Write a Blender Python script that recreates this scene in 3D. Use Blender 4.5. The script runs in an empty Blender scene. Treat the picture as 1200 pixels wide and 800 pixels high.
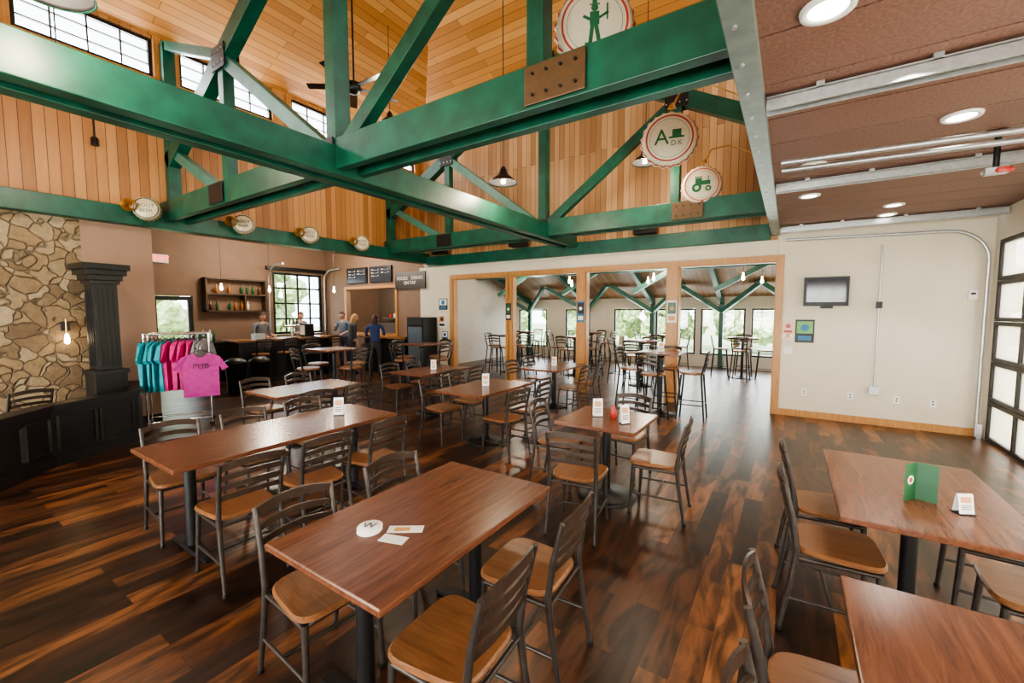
import bpy, bmesh, math, random
from mathutils import Vector, Matrix, Euler
random.seed(7)
S=bpy.context.scene
COL=S.collection
# ---------------------------------------------------------------- materials
def nodes(name):
    m=bpy.data.materials.new(name); m.use_nodes=True
    nt=m.node_tree; b=nt.nodes['Principled BSDF']
    return m,nt,b
def mat(name,col,rough=.5,metal=0,var=.12,scale=18,emit=0,ecol=None,bump=0):
    m,nt,b=nodes(name)
    tc=nt.nodes.new('ShaderNodeTexCoord'); n=nt.nodes.new('ShaderNodeTexNoise'); n.inputs['Scale'].default_value=scale; n.inputs['Detail'].default_value=4
    nt.links.new(tc.outputs['Object'],n.inputs['Vector'])
    r=nt.nodes.new('ShaderNodeValToRGB'); r.color_ramp.elements[0].position=.3; r.color_ramp.elements[1].position=.7
    r.color_ramp.elements[0].color=[c*(1-var) for c in col]+[1]; r.color_ramp.elements[1].color=[min(1,c*(1+var)) for c in col]+[1]
    nt.links.new(n.outputs['Fac'],r.inputs[0]); nt.links.new(r.outputs[0],b.inputs['Base Color'])
    b.inputs['Roughness'].default_value=rough; b.inputs['Metallic'].default_value=metal
    if emit:
        b.inputs['Emission Color'].default_value=list(ecol or col)+[1]; b.inputs['Emission Strength'].default_value=emit
    if bump:
        bp=nt.nodes.new('ShaderNodeBump'); bp.inputs['Strength'].default_value=bump; nt.links.new(n.outputs['Fac'],bp.inputs['Height']); nt.links.new(bp.outputs[0],b.inputs['Normal'])
    return m
def planks(name,u,v,L,W,ramp,rough=.4,grain=.35,gap=.004,gapcol=(.01,.006,.004),gs=26,bump=.15,char=0,spec=.5):
    m,nt,b=nodes(name); N=nt.nodes.new; K=nt.links.new
    tc=N('ShaderNodeTexCoord'); sp=N('ShaderNodeSeparateXYZ'); K(tc.outputs['Object'],sp.inputs[0])
    cb=N('ShaderNodeCombineXYZ'); K(sp.outputs[u],cb.inputs[0]); K(sp.outputs[v],cb.inputs[1])
    br=N('ShaderNodeTexBrick'); br.offset=.37; br.offset_frequency=2; br.inputs['Scale'].default_value=1
    br.inputs['Color1'].default_value=(0,0,0,1); br.inputs['Color2'].default_value=(1,1,1,1); br.inputs['Mortar'].default_value=(.5,.5,.5,1)
    br.inputs['Brick Width'].default_value=L; br.inputs['Row Height'].default_value=W; br.inputs['Mortar Size'].default_value=gap; br.inputs['Mortar Smooth'].default_value=.3
    K(cb.outputs[0],br.inputs['Vector'])
    ad=N('ShaderNodeVectorMath'); ad.operation='MULTIPLY_ADD'
    K(br.outputs['Color'],ad.inputs[0]); ad.inputs[1].default_value=(37,91,13)
    mp=N('ShaderNodeVectorMath'); mp.operation='MULTIPLY'; mp.inputs[1].default_value=(1.6,gs,1); K(cb.outputs[0],mp.inputs[0]); K(mp.outputs[0],ad.inputs[2])
    no=N('ShaderNodeTexNoise'); no.inputs['Scale'].default_value=1; no.inputs['Detail'].default_value=6; no.inputs['Roughness'].default_value=.65; no.inputs['Distortion'].default_value=.6; K(ad.outputs[0],no.inputs['Vector'])
    mx=N('ShaderNodeMix'); mx.data_type='RGBA'; mx.inputs[0].default_value=grain; K(br.outputs['Color'],mx.inputs[6]); K(no.outputs['Fac'],mx.inputs[7])
    rp=N('ShaderNodeValToRGB'); e=rp.color_ramp.elements
    for i,(p,c) in enumerate(ramp):
        if i<2: e[i].position=p; e[i].color=list(c)+[1]
        else:
            q=e.new(p); q.color=list(c)+[1]
    K(mx.outputs[2],rp.inputs[0]); cur=rp.outputs[0]
    if char:
        mc=N('ShaderNodeVectorMath'); mc.operation='MULTIPLY'; mc.inputs[1].default_value=(2.2,9,1); K(cb.outputs[0],mc.inputs[0])
        a2=N('ShaderNodeVectorMath'); a2.operation='MULTIPLY_ADD'; K(br.outputs['Color'],a2.inputs[0]); a2.inputs[1].default_value=(11,53,7); K(mc.outputs[0],a2.inputs[2])
        n2=N('ShaderNodeTexNoise'); n2.inputs['Scale'].default_value=1; n2.inputs['Detail'].default_value=5; n2.inputs['Distortion'].default_value=1.0; K(a2.outputs[0],n2.inputs['Vector'])
        mr=N('ShaderNodeMapRange'); mr.inputs[1].default_value=.38; mr.inputs[2].default_value=.58; mr.inputs[3].default_value=1-char; mr.inputs[4].default_value=1.0; K(n2.outputs['Fac'],mr.inputs[0])
        mm=N('ShaderNodeVectorMath'); mm.operation='SCALE'; K(cur,mm.inputs[0]); K(mr.outputs[0],mm.inputs['Scale']); cur=mm.outputs[0]
    m2=N('ShaderNodeMix'); m2.data_type='RGBA'; K(br.outputs['Fac'],m2.inputs[0]); K(cur,m2.inputs[6]); m2.inputs[7].default_value=list(gapcol)+[1]
    K(m2.outputs[2],b.inputs['Base Color']); b.inputs['Roughness'].default_value=rough; b.inputs['Specular IOR Level'].default_value=spec
    if char:
        rr=N('ShaderNodeMapRange'); rr.inputs[3].default_value=rough-.05; rr.inputs[4].default_value=rough+.1; K(no.outputs['Fac'],rr.inputs[0]); K(rr.outputs[0],b.inputs['Roughness'])
    bp=N('ShaderNodeBump'); bp.inputs['Strength'].default_value=bump; bp.inputs['Distance'].default_value=.01; bp.invert=True
    K(br.outputs['Fac'],bp.inputs['Height']); K(bp.outputs[0],b.inputs['Normal'])
    return m
def grainwood(name,c1,c2,axis=1,rough=.3,sc=1.0):
    m,nt,b=nodes(name); N=nt.nodes.new; K=nt.links.new
    tc=N('ShaderNodeTexCoord'); mp=N('ShaderNodeMapping'); s=[14*sc]*3; s[axis]=1.2*sc; mp.inputs['Scale'].default_value=s
    K(tc.outputs['Object'],mp.inputs[0]); no=N('ShaderNodeTexNoise'); no.inputs['Scale'].default_value=2; no.inputs['Detail'].default_value=7; no.inputs['Distortion'].default_value=1.2; no.inputs['Roughness'].default_value=.7
    K(mp.outputs[0],no.inputs[0]); r=N('ShaderNodeValToRGB'); r.color_ramp.elements[0].position=.32; r.color_ramp.elements[1].position=.66
    r.color_ramp.elements[0].color=list(c1)+[1]; r.color_ramp.elements[1].color=list(c2)+[1]
    K(no.outputs['Fac'],r.inputs[0]); K(r.outputs[0],b.inputs['Base Color']); b.inputs['Roughness'].default_value=rough
    return m
def glassmat(name,tint=(1,1,1),gl=.08,frost=0):
    m=bpy.data.materials.new(name); m.use_nodes=True; nt=m.node_tree; nt.nodes.clear(); N=nt.nodes.new
    o=N('ShaderNodeOutputMaterial'); t=N('ShaderNodeBsdfTransparent'); t.inputs[0].default_value=list(tint)+[1]; g=N('ShaderNodeBsdfGlossy'); g.inputs['Roughness'].default_value=.03
    x=N('ShaderNodeMixShader'); x.inputs[0].default_value=gl; src=t.outputs[0]
    if frost:
        tr=N('ShaderNodeBsdfTranslucent'); tr.inputs[0].default_value=list(tint)+[1]; y=N('ShaderNodeMixShader'); y.inputs[0].default_value=frost; nt.links.new(src,y.inputs[1]); nt.links.new(tr.outputs[0],y.inputs[2]); src=y.outputs[0]
    nt.links.new(src,x.inputs[1]); nt.links.new(g.outputs[0],x.inputs[2]); nt.links.new(x.outputs[0],o.inputs[0]); return m
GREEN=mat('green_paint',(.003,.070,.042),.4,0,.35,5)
GREENLIT=mat('green_paint_lit',(.05,.16,.125),.4,0,.2,5)  # same green paint, brightened in colour for members that catch the light
BLACK=mat('black_metal',(.012,.012,.013),.4,.3)
BLACKW=mat('black_painted_wood',(.010,.010,.010),.35,0,.3,9)
STEEL=mat('galvanised_steel',(.5,.52,.53),.35,.8,.12,30)
EDGE=mat('painted_steel_edge',(.22,.27,.25),.4,.5,.15,10)
CHROME=mat('chrome',(.7,.7,.72),.15,1)
FRAME=mat('chair_metal_bronze',(.065,.055,.048),.38,.6,.2,25)
SLAT=mat('chair_slat_bronze',(.055,.036,.026),.33,.4,.2,25)
BRASS=mat('brass',(.55,.36,.13),.3,.9)
CREAM=mat('cream_paint',(.66,.60,.48),.7,0,.03,3)
TAUPE=mat('taupe_paint',(.20,.125,.085),.7,0,.06,3)
TAN=mat('tan_paint',(.30,.185,.125),.7,0,.05,3)
WHITE=mat('white_paint',(.8,.8,.78),.5,0,.03)
OAK=grainwood('oak_trim',(.36,.155,.04),(.54,.27,.085),2,.4)
TABLEW=grainwood('table_wood',(.085,.030,.016),(.19,.072,.035),1,.25)
SEATW=grainwood('seat_wood',(.15,.062,.024),(.27,.12,.048),1,.32)
FLOOR=planks('floor_planks',1,0,1.22,.14,[(0.05,(.014,.007,.0045)),(.95,(.33,.135,.048)),(.33,(.034,.013,.007)),(.52,(.095,.035,.014)),(.72,(.20,.076,.026))],.3,.42,.0012,gs=24,bump=.05,char=.78,spec=.42)
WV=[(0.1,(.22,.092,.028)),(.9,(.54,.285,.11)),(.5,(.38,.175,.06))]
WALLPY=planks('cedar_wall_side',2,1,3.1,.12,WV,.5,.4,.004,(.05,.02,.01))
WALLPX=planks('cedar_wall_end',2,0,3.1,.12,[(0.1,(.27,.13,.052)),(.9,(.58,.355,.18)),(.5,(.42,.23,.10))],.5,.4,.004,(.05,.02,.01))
WC=[(0.1,(.44,.18,.042)),(.9,(.80,.42,.14)),(.5,(.62,.285,.08))]
CEILY=planks('pine_ceiling_long',1,0,2.6,.13,WC,.42,.4,.004,(.08,.03,.01))
CEILX=planks('pine_ceiling_hip',0,1,2.6,.13,WC,.42,.4,.004,(.08,.03,.01))
PANEL=mat('aisle_ceiling_panel',(.19,.098,.072),.6,0,.3,60,bump=.1)
GLASS=glassmat('window_glass'); SMOKE=glassmat('frosted_door_glass',(.97,.90,.82),.08,.45)
BULB=mat('bulb_glow',(1,.8,.5),.4,emit=14,ecol=(1,.72,.4)); DOWN=mat('downlight_glow',(1,.95,.85),.4,emit=9,ecol=(1,.93,.8))
RED=mat('red_paint',(.42,.04,.03),.4); CAPW=mat('cap_cream',(.66,.62,.48),.4,0,.05); GPR=mat('green_print',(.01,.12,.05),.5); BPR=mat('black_print',(.02,.02,.02),.5)
PAPER=mat('paper',(.85,.84,.8),.6,0,.02); GREENBOOK=mat('green_cover',(.02,.10,.04),.4)
OR=mat('poster_orange',(.6,.3,.15),.5)
def stonemat():
    m,nt,b=nodes('field_stone'); N=nt.nodes.new; K=nt.links.new
    tc=N('ShaderNodeTexCoord'); n0=N('ShaderNodeTexNoise'); n0.inputs['Scale'].default_value=3.5; K(tc.outputs['Object'],n0.inputs[0])
    ad=N('ShaderNodeVectorMath'); ad.operation='MULTIPLY_ADD'; K(n0.outputs['Color'],ad.inputs[0]); ad.inputs[1].default_value=(.3,.3,.3); K(tc.outputs['Object'],ad.inputs[2])
    v=N('ShaderNodeTexVoronoi'); v.inputs['Scale'].default_value=5.2; K(ad.outputs[0],v.inputs['Vector'])
    e=N('ShaderNodeTexVoronoi'); e.feature='DISTANCE_TO_EDGE'; e.inputs['Scale'].default_value=5.2; K(ad.outputs[0],e.inputs['Vector'])
    sx=N('ShaderNodeSeparateXYZ'); K(v.outputs['Color'],sx.inputs[0]); r=N('ShaderNodeValToRGB'); r.color_ramp.elements[0].color=(.15,.10,.055,1); r.color_ramp.elements[1].color=(.36,.28,.17,1); q=r.color_ramp.elements.new(.5); q.color=(.27,.185,.095,1)
    K(sx.outputs[0],r.inputs[0]); n1=N('ShaderNodeTexNoise'); n1.inputs['Scale'].default_value=16; n1.inputs['Detail'].default_value=8; n1.inputs['Roughness'].default_value=.7; K(tc.outputs['Object'],n1.inputs[0])
    mm=N('ShaderNodeMix'); mm.data_type='RGBA'; mm.blend_type='OVERLAY'; mm.inputs[0].default_value=.7; K(r.outputs[0],mm.inputs[6]); K(n1.outputs['Fac'],mm.inputs[7])
    er=N('ShaderNodeMapRange'); er.inputs[1].default_value=.0; er.inputs[2].default_value=.06; K(e.outputs['Distance'],er.inputs[0])
    m3=N('ShaderNodeMix'); m3.data_type='RGBA'; K(er.outputs[0],m3.inputs[0]); m3.inputs[6].default_value=(.17,.125,.08,1); K(mm.outputs[2],m3.inputs[7]); K(m3.outputs[2],b.inputs['Base Color'])
    bp=N('ShaderNodeBump'); bp.inputs['Strength'].default_value=.8; bp.inputs['Distance'].default_value=.04; K(er.outputs[0],bp.inputs['Height'])
    b2=N('ShaderNodeBump'); b2.inputs['Strength'].default_value=.4; b2.inputs['Distance'].default_value=.03; K(n1.outputs['Fac'],b2.inputs['Height']); K(bp.outputs[0],b2.inputs['Normal']); K(b2.outputs[0],b.inputs['Normal']); b.inputs['Roughness'].default_value=.8
    return m
STONE=stonemat()
# ---------------------------------------------------------------- mesh builder
class MB:
    def __init__(s): s.v=[];s.f=[];s.mi=[];s.sm=[];s.mats=[]
    def m(s,mt):
        if mt not in s.mats: s.mats.append(mt)
        return s.mats.index(mt)
    def add(s,vs,fs,mt,sm=False,M=None):
        o=len(s.v)
        for p in vs:
            p=Vector(p); s.v.append(M@p if M else p)
        k=s.m(mt)
        for f in fs: s.f.append([i+o for i in f]); s.mi.append(k); s.sm.append(sm)
        return s
    def box(s,x0,x1,y0,y1,z0,z1,mt,M=None):
        return s.add([(x0,y0,z0),(x1,y0,z0),(x1,y1,z0),(x0,y1,z0),(x0,y0,z1),(x1,y0,z1),(x1,y1,z1),(x0,y1,z1)],[(3,2,1,0),(4,5,6,7),(0,1,5,4),(1,2,6,5),(2,3,7,6),(3,0,4,7)],mt,False,M)
    def cb(s,c,d,mt,M=None):
        return s.box(c[0]-d[0]/2,c[0]+d[0]/2,c[1]-d[1]/2,c[1]+d[1]/2,c[2]-d[2]/2,c[2]+d[2]/2,mt,M)
    def beam(s,a,b,w,h,mt):
        a=Vector(a);b=Vector(b);d=b-a;L=d.length;x=d/L
        up=Vector((0,0,1)) if abs(x.z)<.97 else Vector((0,1,0))
        y=up.cross(x).normalized(); z=x.cross(y)
        M=Matrix(((x.x,y.x,z.x,a.x),(x.y,y.y,z.y,a.y),(x.z,y.z,z.z,a.z),(0,0,0,1)))
        return s.box(0,L,-w/2,w/2,-h/2,h/2,mt,M)
    def cyl(s,a,b,r,mt,r2=None,seg=14,M=None):
        return s.tube([a,b],[r,r if r2 is None else r2],mt,seg,M)
    def tube(s,path,r,mt,seg=10,M=None):
        P=[Vector(p) for p in path]; R=r if isinstance(r,(list,tuple)) else [r]*len(P)
        vs=[];fs=[];prev=None
        for i,p in enumerate(P):
            d=(P[min(i+1,len(P)-1)]-P[max(i-1,0)]).normalized()
            if prev is None:
                a=Vector((0,0,1)) if abs(d.z)<.9 else Vector((1,0,0)); n=d.cross(a).normalized()
            else: n=(prev-d*prev.dot(d)).normalized()
            prev=n; b=d.cross(n)
            for k in range(seg):
                t=2*math.pi*k/seg; vs.append(p+(n*math.cos(t)+b*math.sin(t))*R[i])
        for i in range(len(P)-1):
            for k in range(seg):
                k2=(k+1)%seg; fs.append((i*seg+k,i*seg+k2,(i+1)*seg+k2,(i+1)*seg+k))
        s.add(vs,fs,mt,True,M); o=len(P)-1
        s.add([vs[k] for k in range(seg)],[tuple(range(seg))[::-1]],mt,False,M)
        s.add([vs[o*seg+k] for k in range(seg)],[tuple(range(seg))],mt,False,M)
        return s
    def lathe(s,prof,mt,M=None,seg=24,flute=None,cap=True):
        vs=[];fs=[]
        for j,(r,z) in enumerate(prof):
            for k in range(seg):
                t=2*math.pi*k/seg; rr=r*(1+(flute[1]*math.cos(flute[0]*t) if flute and flute[2][j] else 0)); vs.append((rr*math.cos(t),rr*math.sin(t),z))
        for j in range(len(prof)-1):
            for k in range(seg):
                k2=(k+1)%seg; fs.append((j*seg+k,j*seg+k2,(j+1)*seg+k2,(j+1)*seg+k))
        s.add(vs,fs,mt,True,M)
        if cap and prof[0][0]>.0015: s.add(vs[:seg],[tuple(range(seg))[::-1]],mt,False,M)
        if cap and prof[-1][0]>.0015: s.add(vs[-seg:],[tuple(range(seg))],mt,False,M)
        return s
    def strip(s,pts,th,h,mt,M=None):
        P=[Vector(p) for p in pts]; vs=[];fs=[]
        for i,p in enumerate(P):
            d=P[min(i+1,len(P)-1)]-P[max(i-1,0)]; d.z=0; d.normalize(); n=Vector((-d.y,d.x,0))*th/2
            for a,b in ((-1,-1),(1,-1),(1,1),(-1,1)): vs.append(p+n*a+Vector((0,0,b*h/2)))
        for i in range(len(P)-1):
            for k in range(4):
                k2=(k+1)%4; fs.append((i*4+k,i*4+k2,(i+1)*4+k2,(i+1)*4+k))
        fs+= [(3,2,1,0),tuple(len(vs)-4+k for k in range(4))]
        return s.add(vs,fs,mt,False,M)
    def slab(s,outline,z0,z1,bev,mt,M=None):
        n=len(outline); c=Vector((sum(p[0] for p in outline)/n,sum(p[1] for p in outline)/n))
        vs=[]
        for z,i in ((z0,bev),(z0+bev,0),(z1-bev,0),(z1,bev)):
            for p in outline:
                q=Vector(p[:2])-c; q=q*(1-i/max(q.length,.01)); vs.append((c.x+q.x,c.y+q.y,z))
        fs=[tuple(range(n))[::-1],tuple(3*n+k for k in range(n))]
        for j in range(3):
            for k in range(n):
                k2=(k+1)%n; fs.append((j*n+k,j*n+k2,(j+1)*n+k2,(j+1)*n+k))
        return s.add(vs,fs,mt,False,M)
    def mesh(s,name):
        me=bpy.data.meshes.new(name); me.from_pydata([tuple(v) for v in s.v],[],s.f)
        for m_ in s.mats: me.materials.append(m_)
        for p,k,q in zip(me.polygons,s.mi,s.sm): p.material_index=k; p.use_smooth=q
        me.update()
        bm=bmesh.new(); bm.from_mesh(me); bmesh.ops.recalc_face_normals(bm,faces=bm.faces); bm.to_mesh(me); bm.free()
        return me
    def obj(s,name,loc=(0,0,0),rz=0,bevel=0,parent=None,rot=None):
        return place(s.mesh(name),name,loc,rz,bevel,parent,rot)
def place(me,name,loc=(0,0,0),rz=0,bevel=0,parent=None,rot=None):
    o=bpy.data.objects.new(name,me); COL.objects.link(o); o.location=loc; o.rotation_euler=rot if rot else (0,0,rz)
    if bevel:
        b=o.modifiers.new('Bevel','BEVEL'); b.width=bevel; b.segments=2; b.limit_method='ANGLE'
    if parent: o.parent=parent
    return o
def text(body,size,loc,rot,mt,parent=None,name='lettering',ext=.001):
    c=bpy.data.curves.new(name,'FONT'); c.body=body; c.size=size; c.align_x='CENTER'; c.align_y='CENTER'; c.extrude=ext; c.materials.append(mt)
    o=bpy.data.objects.new(name,c); COL.objects.link(o); o.location=loc; o.rotation_euler=rot
    if parent: o.parent=parent
    return o
def T(x,y,z): return Matrix.Translation((x,y,z))
def RZ(a): return Matrix.Rotation(a,4,'Z')
def RX(a): return Matrix.Rotation(a,4,'X')
def RY(a): return Matrix.Rotation(a,4,'Y')
XL,XR,XG,YB,YS,XF,YF=-8.4,-.2,2.3,8.45,-5.0,-13.0,14.5
# ---------------------------------------------------------------- shell
MB().box(XF-.2,XG+.2,YS-.2,YF+.2,-.12,0,FLOOR).obj('floor')
b=MB(); op=[(-7.4,-5.72),(-5.54,-3.86),(-3.66,-1.98),(-1.78,-.2)]
b.box(-.2,XG+.15,YB,YB+.15,0,3.1,CREAM)
b.box(-8.6,-7.4,YB,YB+.15,0,2.95,CREAM)
for x0,x1 in ((-5.72,-5.54),(-3.86,-3.66),(-1.98,-1.78)): b.box(x0,x1,YB,YB+.15,0,2.95,CREAM)
for x0,x1 in op: b.box(x0,x1,YB,YB+.15,2.6,2.95,CREAM)
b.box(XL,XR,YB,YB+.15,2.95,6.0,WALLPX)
b.box(-8.6,XR,YB-.02,YB,2.72,2.95,CREAM)
b.obj('wall_back')
b=MB()
b.box(XF,-11.9,YB,YB+.15,0,3.8,TAUPE).box(-11.9,-9.6,YB,YB+.15,0,1.1,TAUPE).box(-11.9,-9.6,YB,YB+.15,2.45,3.8,TAUPE).box(-9.6,-8.6,YB,YB+.15,0,3.8,TAUPE)
b.obj('wall_kitchen')
b=MB(); b.box(XL-.15,XL,YS,1.7,0,3.05,STONE).obj('wall_left_stone')
b=MB(); b.box(XL-.15,XL,1.7,2.5,0,3.05,TAN).obj('wall_left')
wy=[(-4.3,-2.85),(-2.5,-1.05),(-.7,.85),(1.2,2.65),(2.98,4.45),(4.82,6.3),(6.65,8.1)]
def clere(name,x0,x1,zb):
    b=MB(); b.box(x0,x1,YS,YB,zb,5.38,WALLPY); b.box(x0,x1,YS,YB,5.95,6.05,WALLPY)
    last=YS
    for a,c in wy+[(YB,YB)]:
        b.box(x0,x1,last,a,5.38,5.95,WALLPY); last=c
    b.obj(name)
clere('wall_left_upper',XL-.15,XL,3.05); clere('wall_right_upper',XR,XR+.15,3.17)
wn=0
def window(name,axis,at,a0,a1,z0,z1,nx,nz,fr=.045,mul=.018,mt=BLACK,gl=GLASS,depth=.06):
    b=MB()
    def bx(p0,p1,q0,q1,d,m_):
        if axis=='X': b.box(at-d/2,at+d/2,p0,p1,q0,q1,m_)
        else: b.box(p0,p1,at-d/2,at+d/2,q0,q1,m_)
    bx(a0,a1,z0,z0+fr,depth,mt);bx(a0,a1,z1-fr,z1,depth,mt);bx(a0,a0+fr,z0+fr,z1-fr,depth,mt);bx(a1-fr,a1,z0+fr,z1-fr,depth,mt)
    for i in range(1,nx): p=a0+(a1-a0)*i/nx; bx(p-mul/2,p+mul/2,z0+fr,z1-fr,depth*.6,mt)
    for i in range(1,nz): p=z0+(z1-z0)*i/nz; bx(a0+fr,a1-fr,p-mul/2,p+mul/2,depth*.62,mt)
    bx(a0+fr,a1-fr,z0+fr,z1-fr,.006,gl)
    return b.obj(name)
for a,c in wy:
    wn+=1; window(f'window_{wn}','X',XL-.06,a+.004,c-.004,5.384,5.946,4,3)
for a,c in wy:
    wn+=1; window(f'window_{wn}','X',XR+.08,a+.004,c-.004,5.384,5.946,4,3)  # unseen right-hand clerestory, added to let light in
b=MB()
for a,c in wy: b.box(XL,XL+.03,a-.1,a,5.3,6.0,OAK).box(XL,XL+.03,c,c+.1,5.3,6.0,OAK).box(XL,XL+.035,a-.1,c+.1,5.28,5.37,OAK)
b.obj('trim_1')
b=MB(); x0,x1=XF-.15,XF
b.box(x0,x1,2.35,3.8,0,3.8,TAUPE).box(x0,x1,3.8,4.65,2.15,3.8,TAUPE).box(x0,x1,4.65,6.7,0,3.8,TAUPE).box(x0,x1,6.7,8.3,0,1.05,TAUPE).box(x0,x1,6.7,8.3,2.95,3.8,TAUPE).box(x0,x1,8.3,10.75,0,3.8,TAUPE)
b.obj('wall_bar_side')
MB().box(XF,XL-.15,2.35,2.5,0,3.8,TAUPE).obj('wall_bar_end')
MB().box(XF-.15,XL-.15,2.35,8.6,3.8,3.9,mat('bar_ceiling_paint',(.10,.07,.05),.8)).obj('ceiling_bar')
wn+=1; window(f'window_{wn}','X',XF-.06,6.71,8.29,1.06,2.94,4,4,.07,.05)
b=MB()
for y in (6.55,8.34):
    b.tube([(XF+.08,y,1.0),(XF+.08,y,2.7)]+[(XF+.08+.4*(1-math.cos(t*math.pi/16)),y,2.7+.4*math.sin(t*math.pi/16)) for t in range(1,9)]+[(XF+.9,y,3.12)],.025,STEEL,8)
b.box(XF+.02,XF+.1,6.5,8.4,3.0,3.1,BLACK); b.obj('door_track')
b=MB(); b.box(XF-.09,XF-.03,3.81,3.9,0,2.14,BLACK).box(XF-.09,XF-.03,4.55,4.64,0,2.14,BLACK).box(XF-.09,XF-.03,3.9,4.55,2.04,2.14,BLACK).box(XF-.09,XF-.03,3.9,4.55,0,.25,BLACK).box(XF-.09,XF-.03,3.9,4.55,1.0,1.07,BLACK).box(XF-.063,XF-.057,3.9,4.55,.25,2.04,GLASS).cyl((XF+.03,4.5,.85),(XF+.03,4.5,1.25),.012,CHROME)
b.obj('door_1')
b=MB(); so=[(-7.8,-4.6),(-4.0,-.8),(0,2.0)]
last=XL
for a,c in so+[(XG,XG)]:
    b.box(last,a,YS-.15,YS,0,3.1,CREAM); last=c
for a,c in so: b.box(a,c,YS-.15,YS,2.8,3.1,CREAM)
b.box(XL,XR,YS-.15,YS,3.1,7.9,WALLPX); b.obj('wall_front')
for i,(a,c) in enumerate(so):
    wn+=1; window(f'window_{wn}','Y',YS-.08,a+.005,c-.005,.005,2.795,4,5,.07,.05)
gd=[(4.3,8.3),(.2,4.0),(-4.2,-.2)]
b=MB(); last=YB
for a,c in gd: b.box(XG,XG+.15,c,last,0,3.1,CREAM); last=a; b.box(XG,XG+.15,a,c,2.7,3.1,CREAM)
b.box(XG,XG+.15,YS,last,0,3.1,CREAM); b.obj('wall_right')
for i,(a,c) in enumerate(gd):
    b=MB(); X=XG+.03
    for k in range(5):
        z0=.01+k*.538
        b.box(X-.03,X+.03,a+.01,c-.01,z0,z0+.05,BLACK).box(X-.03,X+.03,a+.01,c-.01,z0+.48,z0+.53,BLACK)
        n=5
        for j in range(n+1):
            y=a+.01+(c-a-.08)*j/n; b.box(X-.03,X+.03,y,y+.06,z0+.05,z0+.48,BLACK)
        b.box(X-.004,X+.004,a+.03,c-.03,z0+.05,z0+.48,SMOKE)
    b.obj(f'door_{i+2}')
    b=MB()
    for y in (a-.04,c+.04):
        pth=[(XG-.08,y,.02),(XG-.08,y,2.45)]+[(XG-.08-.42*(1-math.cos(t*math.pi/16)),y,2.45+.42*math.sin(t*math.pi/16)) for t in range(1,9)]
        pth.append((-.1,y,2.92)); b.tube(pth,.022,STEEL,8)
        b.cb((XG-.05,y,.1),(.05,.06,.2),STEEL)
    b.obj('door_track')
b=MB(); rz=6.0; rp=1.72; xm=-4.0; yh=4.35
A=(XL,YB,rz);B_=(XR+.15,YB,rz);C_=(XR+.15,YS,rz);D_=(XL,YS,rz);E_=(xm,yh,rz+rp);F_=(xm,YS,rz+rp)
b.add([A,D_,F_,E_],[(0,1,2,3)],CEILY); b.add([B_,C_,F_,E_],[(3,2,1,0)],CEILY); b.add([A,B_,E_],[(0,1,2)],CEILX)
b.obj('ceiling')
b=MB(); b.box(XR+.15,XG+.15,YS,YB,3.16,3.26,PANEL)
y=YS+.02
while y<YB-.1:
    b.box(XR+.02,XG,y,min(y+.52,YB),3.1,3.16,PANEL); y+=.535
b.obj('ceiling_aisle')
b=MB(); b.box(XR-.01,XR+.02,YS,YB-.03,3.02,3.16,EDGE).box(XR-.1,XR-.01,YS,YB-.03,3.02,3.03,EDGE)
y=YS+.2
while y<YB-.2:
    b.cyl((XR-.055,y,3.01),(XR-.055,y,3.02),.012,STEEL,seg=8); y+=.35
b.obj('door_header_steel')
b=MB()
for y in (-1.1,1.05,3.2,5.35,8.05):
    b.box(-.17,XG-.02,y-.05,y+.05,3.065,3.08,STEEL).box(-.17,XG-.02,y-.05,y-.035,3.0,3.07,STEEL).box(-.17,XG-.02,y+.035,y+.05,3.0,3.07,STEEL)
    for x in (.1,.6,1.3,2.0): b.box(x-.02,x+.02,y-.06,y+.06,3.07,3.1,STEEL)
b.obj('ceiling_strut')
for x,y in ((.09,2.42),(.94,4.22),(.13,4.87),(.14,6.1),(1.05,7.2),(1.08,7.85),(.95,2.0),(1.6,6.0)):
    MB().lathe([(.075,3.098),(.078,3.085),(.105,3.083),(.108,3.099)],WHITE,T(x,y,0),cap=False).lathe([(.001,3.09),(.076,3.09)],DOWN,T(x,y,0),cap=False).obj('recessed_downlight')
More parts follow.
